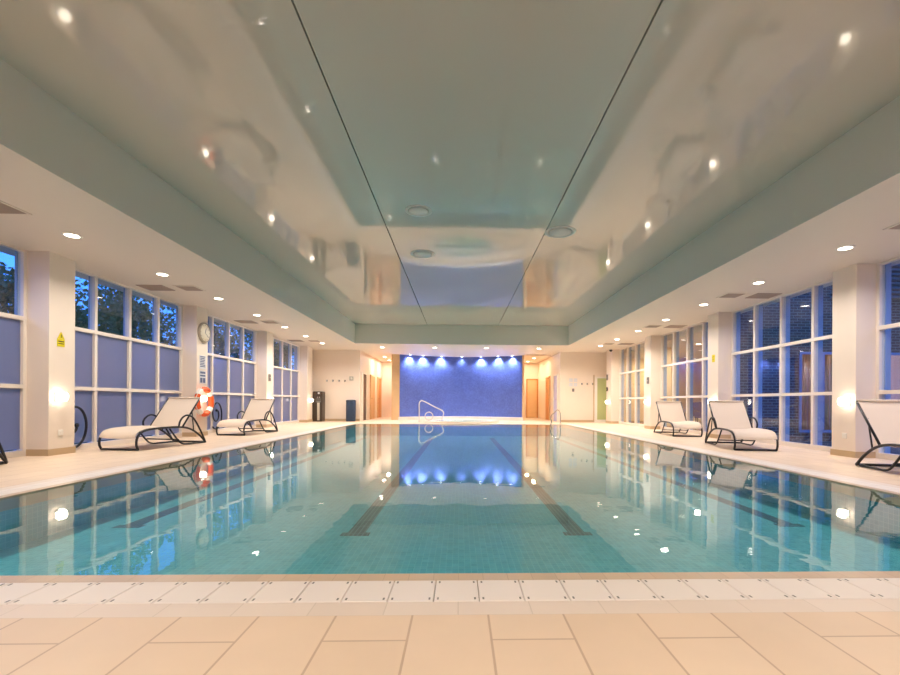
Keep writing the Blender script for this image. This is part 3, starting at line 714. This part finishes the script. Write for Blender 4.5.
# lounge room behind bays three and four on the right
s = MB(); s.box((6.95, 11.95, -.1), (12.4, 22, -.0)); struct('floor_lounge', s, M['carpet'])
s = MB(); s.box((6.95, 11.95, 2.95), (12.6, 22, 3.1)); struct('ceiling_lounge', s, M['soffit'])
s = MB(); s.box((12.4, 11.95, 0), (12.6, 22, 2.95)); struct('wall_lounge_right', s, M['purple'])
s = MB(); s.box((6.95, 21.0, 0), (12.4, 21.2, 2.95)); struct('wall_lounge_back', s, M['tan'])
s = MB(); s.box((6.95, 16.6, 0), (7.9, 16.75, 2.95)); s.box((9.6, 16.6, 0), (12.4, 16.75, 2.95)); struct('wall_lounge_middle', s, M['tan'])
s = MB()
for k in range(40):
    x = 9.1+k*.03; s.tube([(x, 12.12+.03*sin(k*1.3), .02), (x, 12.12+.03*sin(k*1.3), 2.5)], .02, n=5)
o = s.build('curtain', M['curtain']); tag(o, 'beige curtain behind the window of the brick wing', 'curtain')
for i, (x, y, p, c) in enumerate(((8.3, 13.2, 60, (1, .8, .55)), (10.4, 14.2, 70, (.55, .6, 1)), (10.6, 12.9, 60, (1, .82, .55)), (8.3, 17.8, 70, (1, .78, .45)), (8.6, 20, 60, (1, .8, .5)), (8.4, 15.6, 60, (1, .82, .6)))):
    downlight('lounge_downlight', 'round lounge ceiling light beyond the right windows, %s' % ['nearest the window and brick wall', 'over the blue lit corner', 'by the curtain', 'beyond the middle partition', 'nearest the back wall', 'just before the middle partition'][i], (x, y, 2.95), p*.9, c, 'lens', 'lounge ceiling lights', spread=rad(178))
for i, (x, y) in enumerate(((7.9, 13.3), (8.8, 15.2))):
    t = thing('lounge_table', ['brown table behind the third right window', 'brown table farther back in the lounge by the partition'][i], 'table', (x, y, 0), 0, 'tables in the lounge')
    MB().bbox((-.4, -.4, .70), (.4, .4, .74), .008).build('table_top', M['table'], t)
    MB().lathe([(.04, .02), (.04, .70)], n=12).build('table_leg', M['black'], t); MB().lathe([(.25, 0), (.25, .015), (.05, .03)], n=20).build('table_base', M['black'], t)
    for dx in (-.55, .55):
        c = thing('lounge_chair', '%s dark chair at the %s table in the lounge' % ('left' if dx < 0 else 'right', ['nearer', 'farther'][i]), 'chair', (x+dx, y, 0), 0, 'chairs in the lounge')
        MB().bbox((-.2, -.2, .42), (.2, .2, .46), .01).build('seat', M['table'], c)
        sx = -.2 if dx < 0 else .17; MB().bbox((sx, -.2, .46), (sx+.03, .2, .9), .008).build('backrest', M['table'], c)
        for a in (-.17, .17):
            for b in (-.17, .17): MB().tube([(a, b, 0), (a, b, .42)], .015, n=6).build('leg', M['black'], c)

# ------------------------------------------------------------------ world, camera
wd = bpy.data.worlds.new('World'); SC.world = wd; wd.use_nodes = True; nt = wd.node_tree; nt.nodes.clear()
o = nt.nodes.new('ShaderNodeOutputWorld'); b = nt.nodes.new('ShaderNodeBackground'); nt.links.new(b.outputs[0], o.inputs[0])
tc = nt.nodes.new('ShaderNodeTexCoord'); sp = nt.nodes.new('ShaderNodeSeparateXYZ'); nt.links.new(tc.outputs['Generated'], sp.inputs[0])
cr = nt.nodes.new('ShaderNodeValToRGB'); nt.links.new(sp.outputs['Z'], cr.inputs[0])
cr.color_ramp.elements[0].position = 0; cr.color_ramp.elements[0].color = (.07, .26, .78, 1)
cr.color_ramp.elements[1].position = .5; cr.color_ramp.elements[1].color = (.03, .23, 1.0, 1)
nt.links.new(cr.outputs[0], b.inputs[0]); b.inputs[1].default_value = 2.6

cam = bpy.data.cameras.new('Camera'); co = bpy.data.objects.new('Camera', cam); COL.objects.link(co); SC.camera = co
cam.sensor_width = 36; cam.lens = 18; cam.clip_end = 200
CX_, CY_, PSI, ROLL = 472.5, 402.4, .029, .006
cam.shift_x = (450-CX_)/900; cam.shift_y = (CY_-337.5)/900
co.matrix_world = Matrix.Translation((0, 0, .85)) @ Matrix.Rotation(-PSI, 4, 'Z') @ Matrix.Rotation(rad(90), 4, 'X') @ Matrix.Rotation(ROLL, 4, 'Z')

SC.view_settings.view_transform = 'Standard'; SC.view_settings.look = 'None'; SC.view_settings.gamma = 1; SC.view_settings.use_curve_mapping = False
SC.view_settings.exposure = 0.12
cy = SC.cycles
cy.use_denoising = True; cy.max_bounces = 12; cy.diffuse_bounces = 6; cy.glossy_bounces = 6; cy.transparent_max_bounces = 16
cy.sample_clamp_indirect = 60; cy.caustics_reflective = True; cy.use_light_tree = True
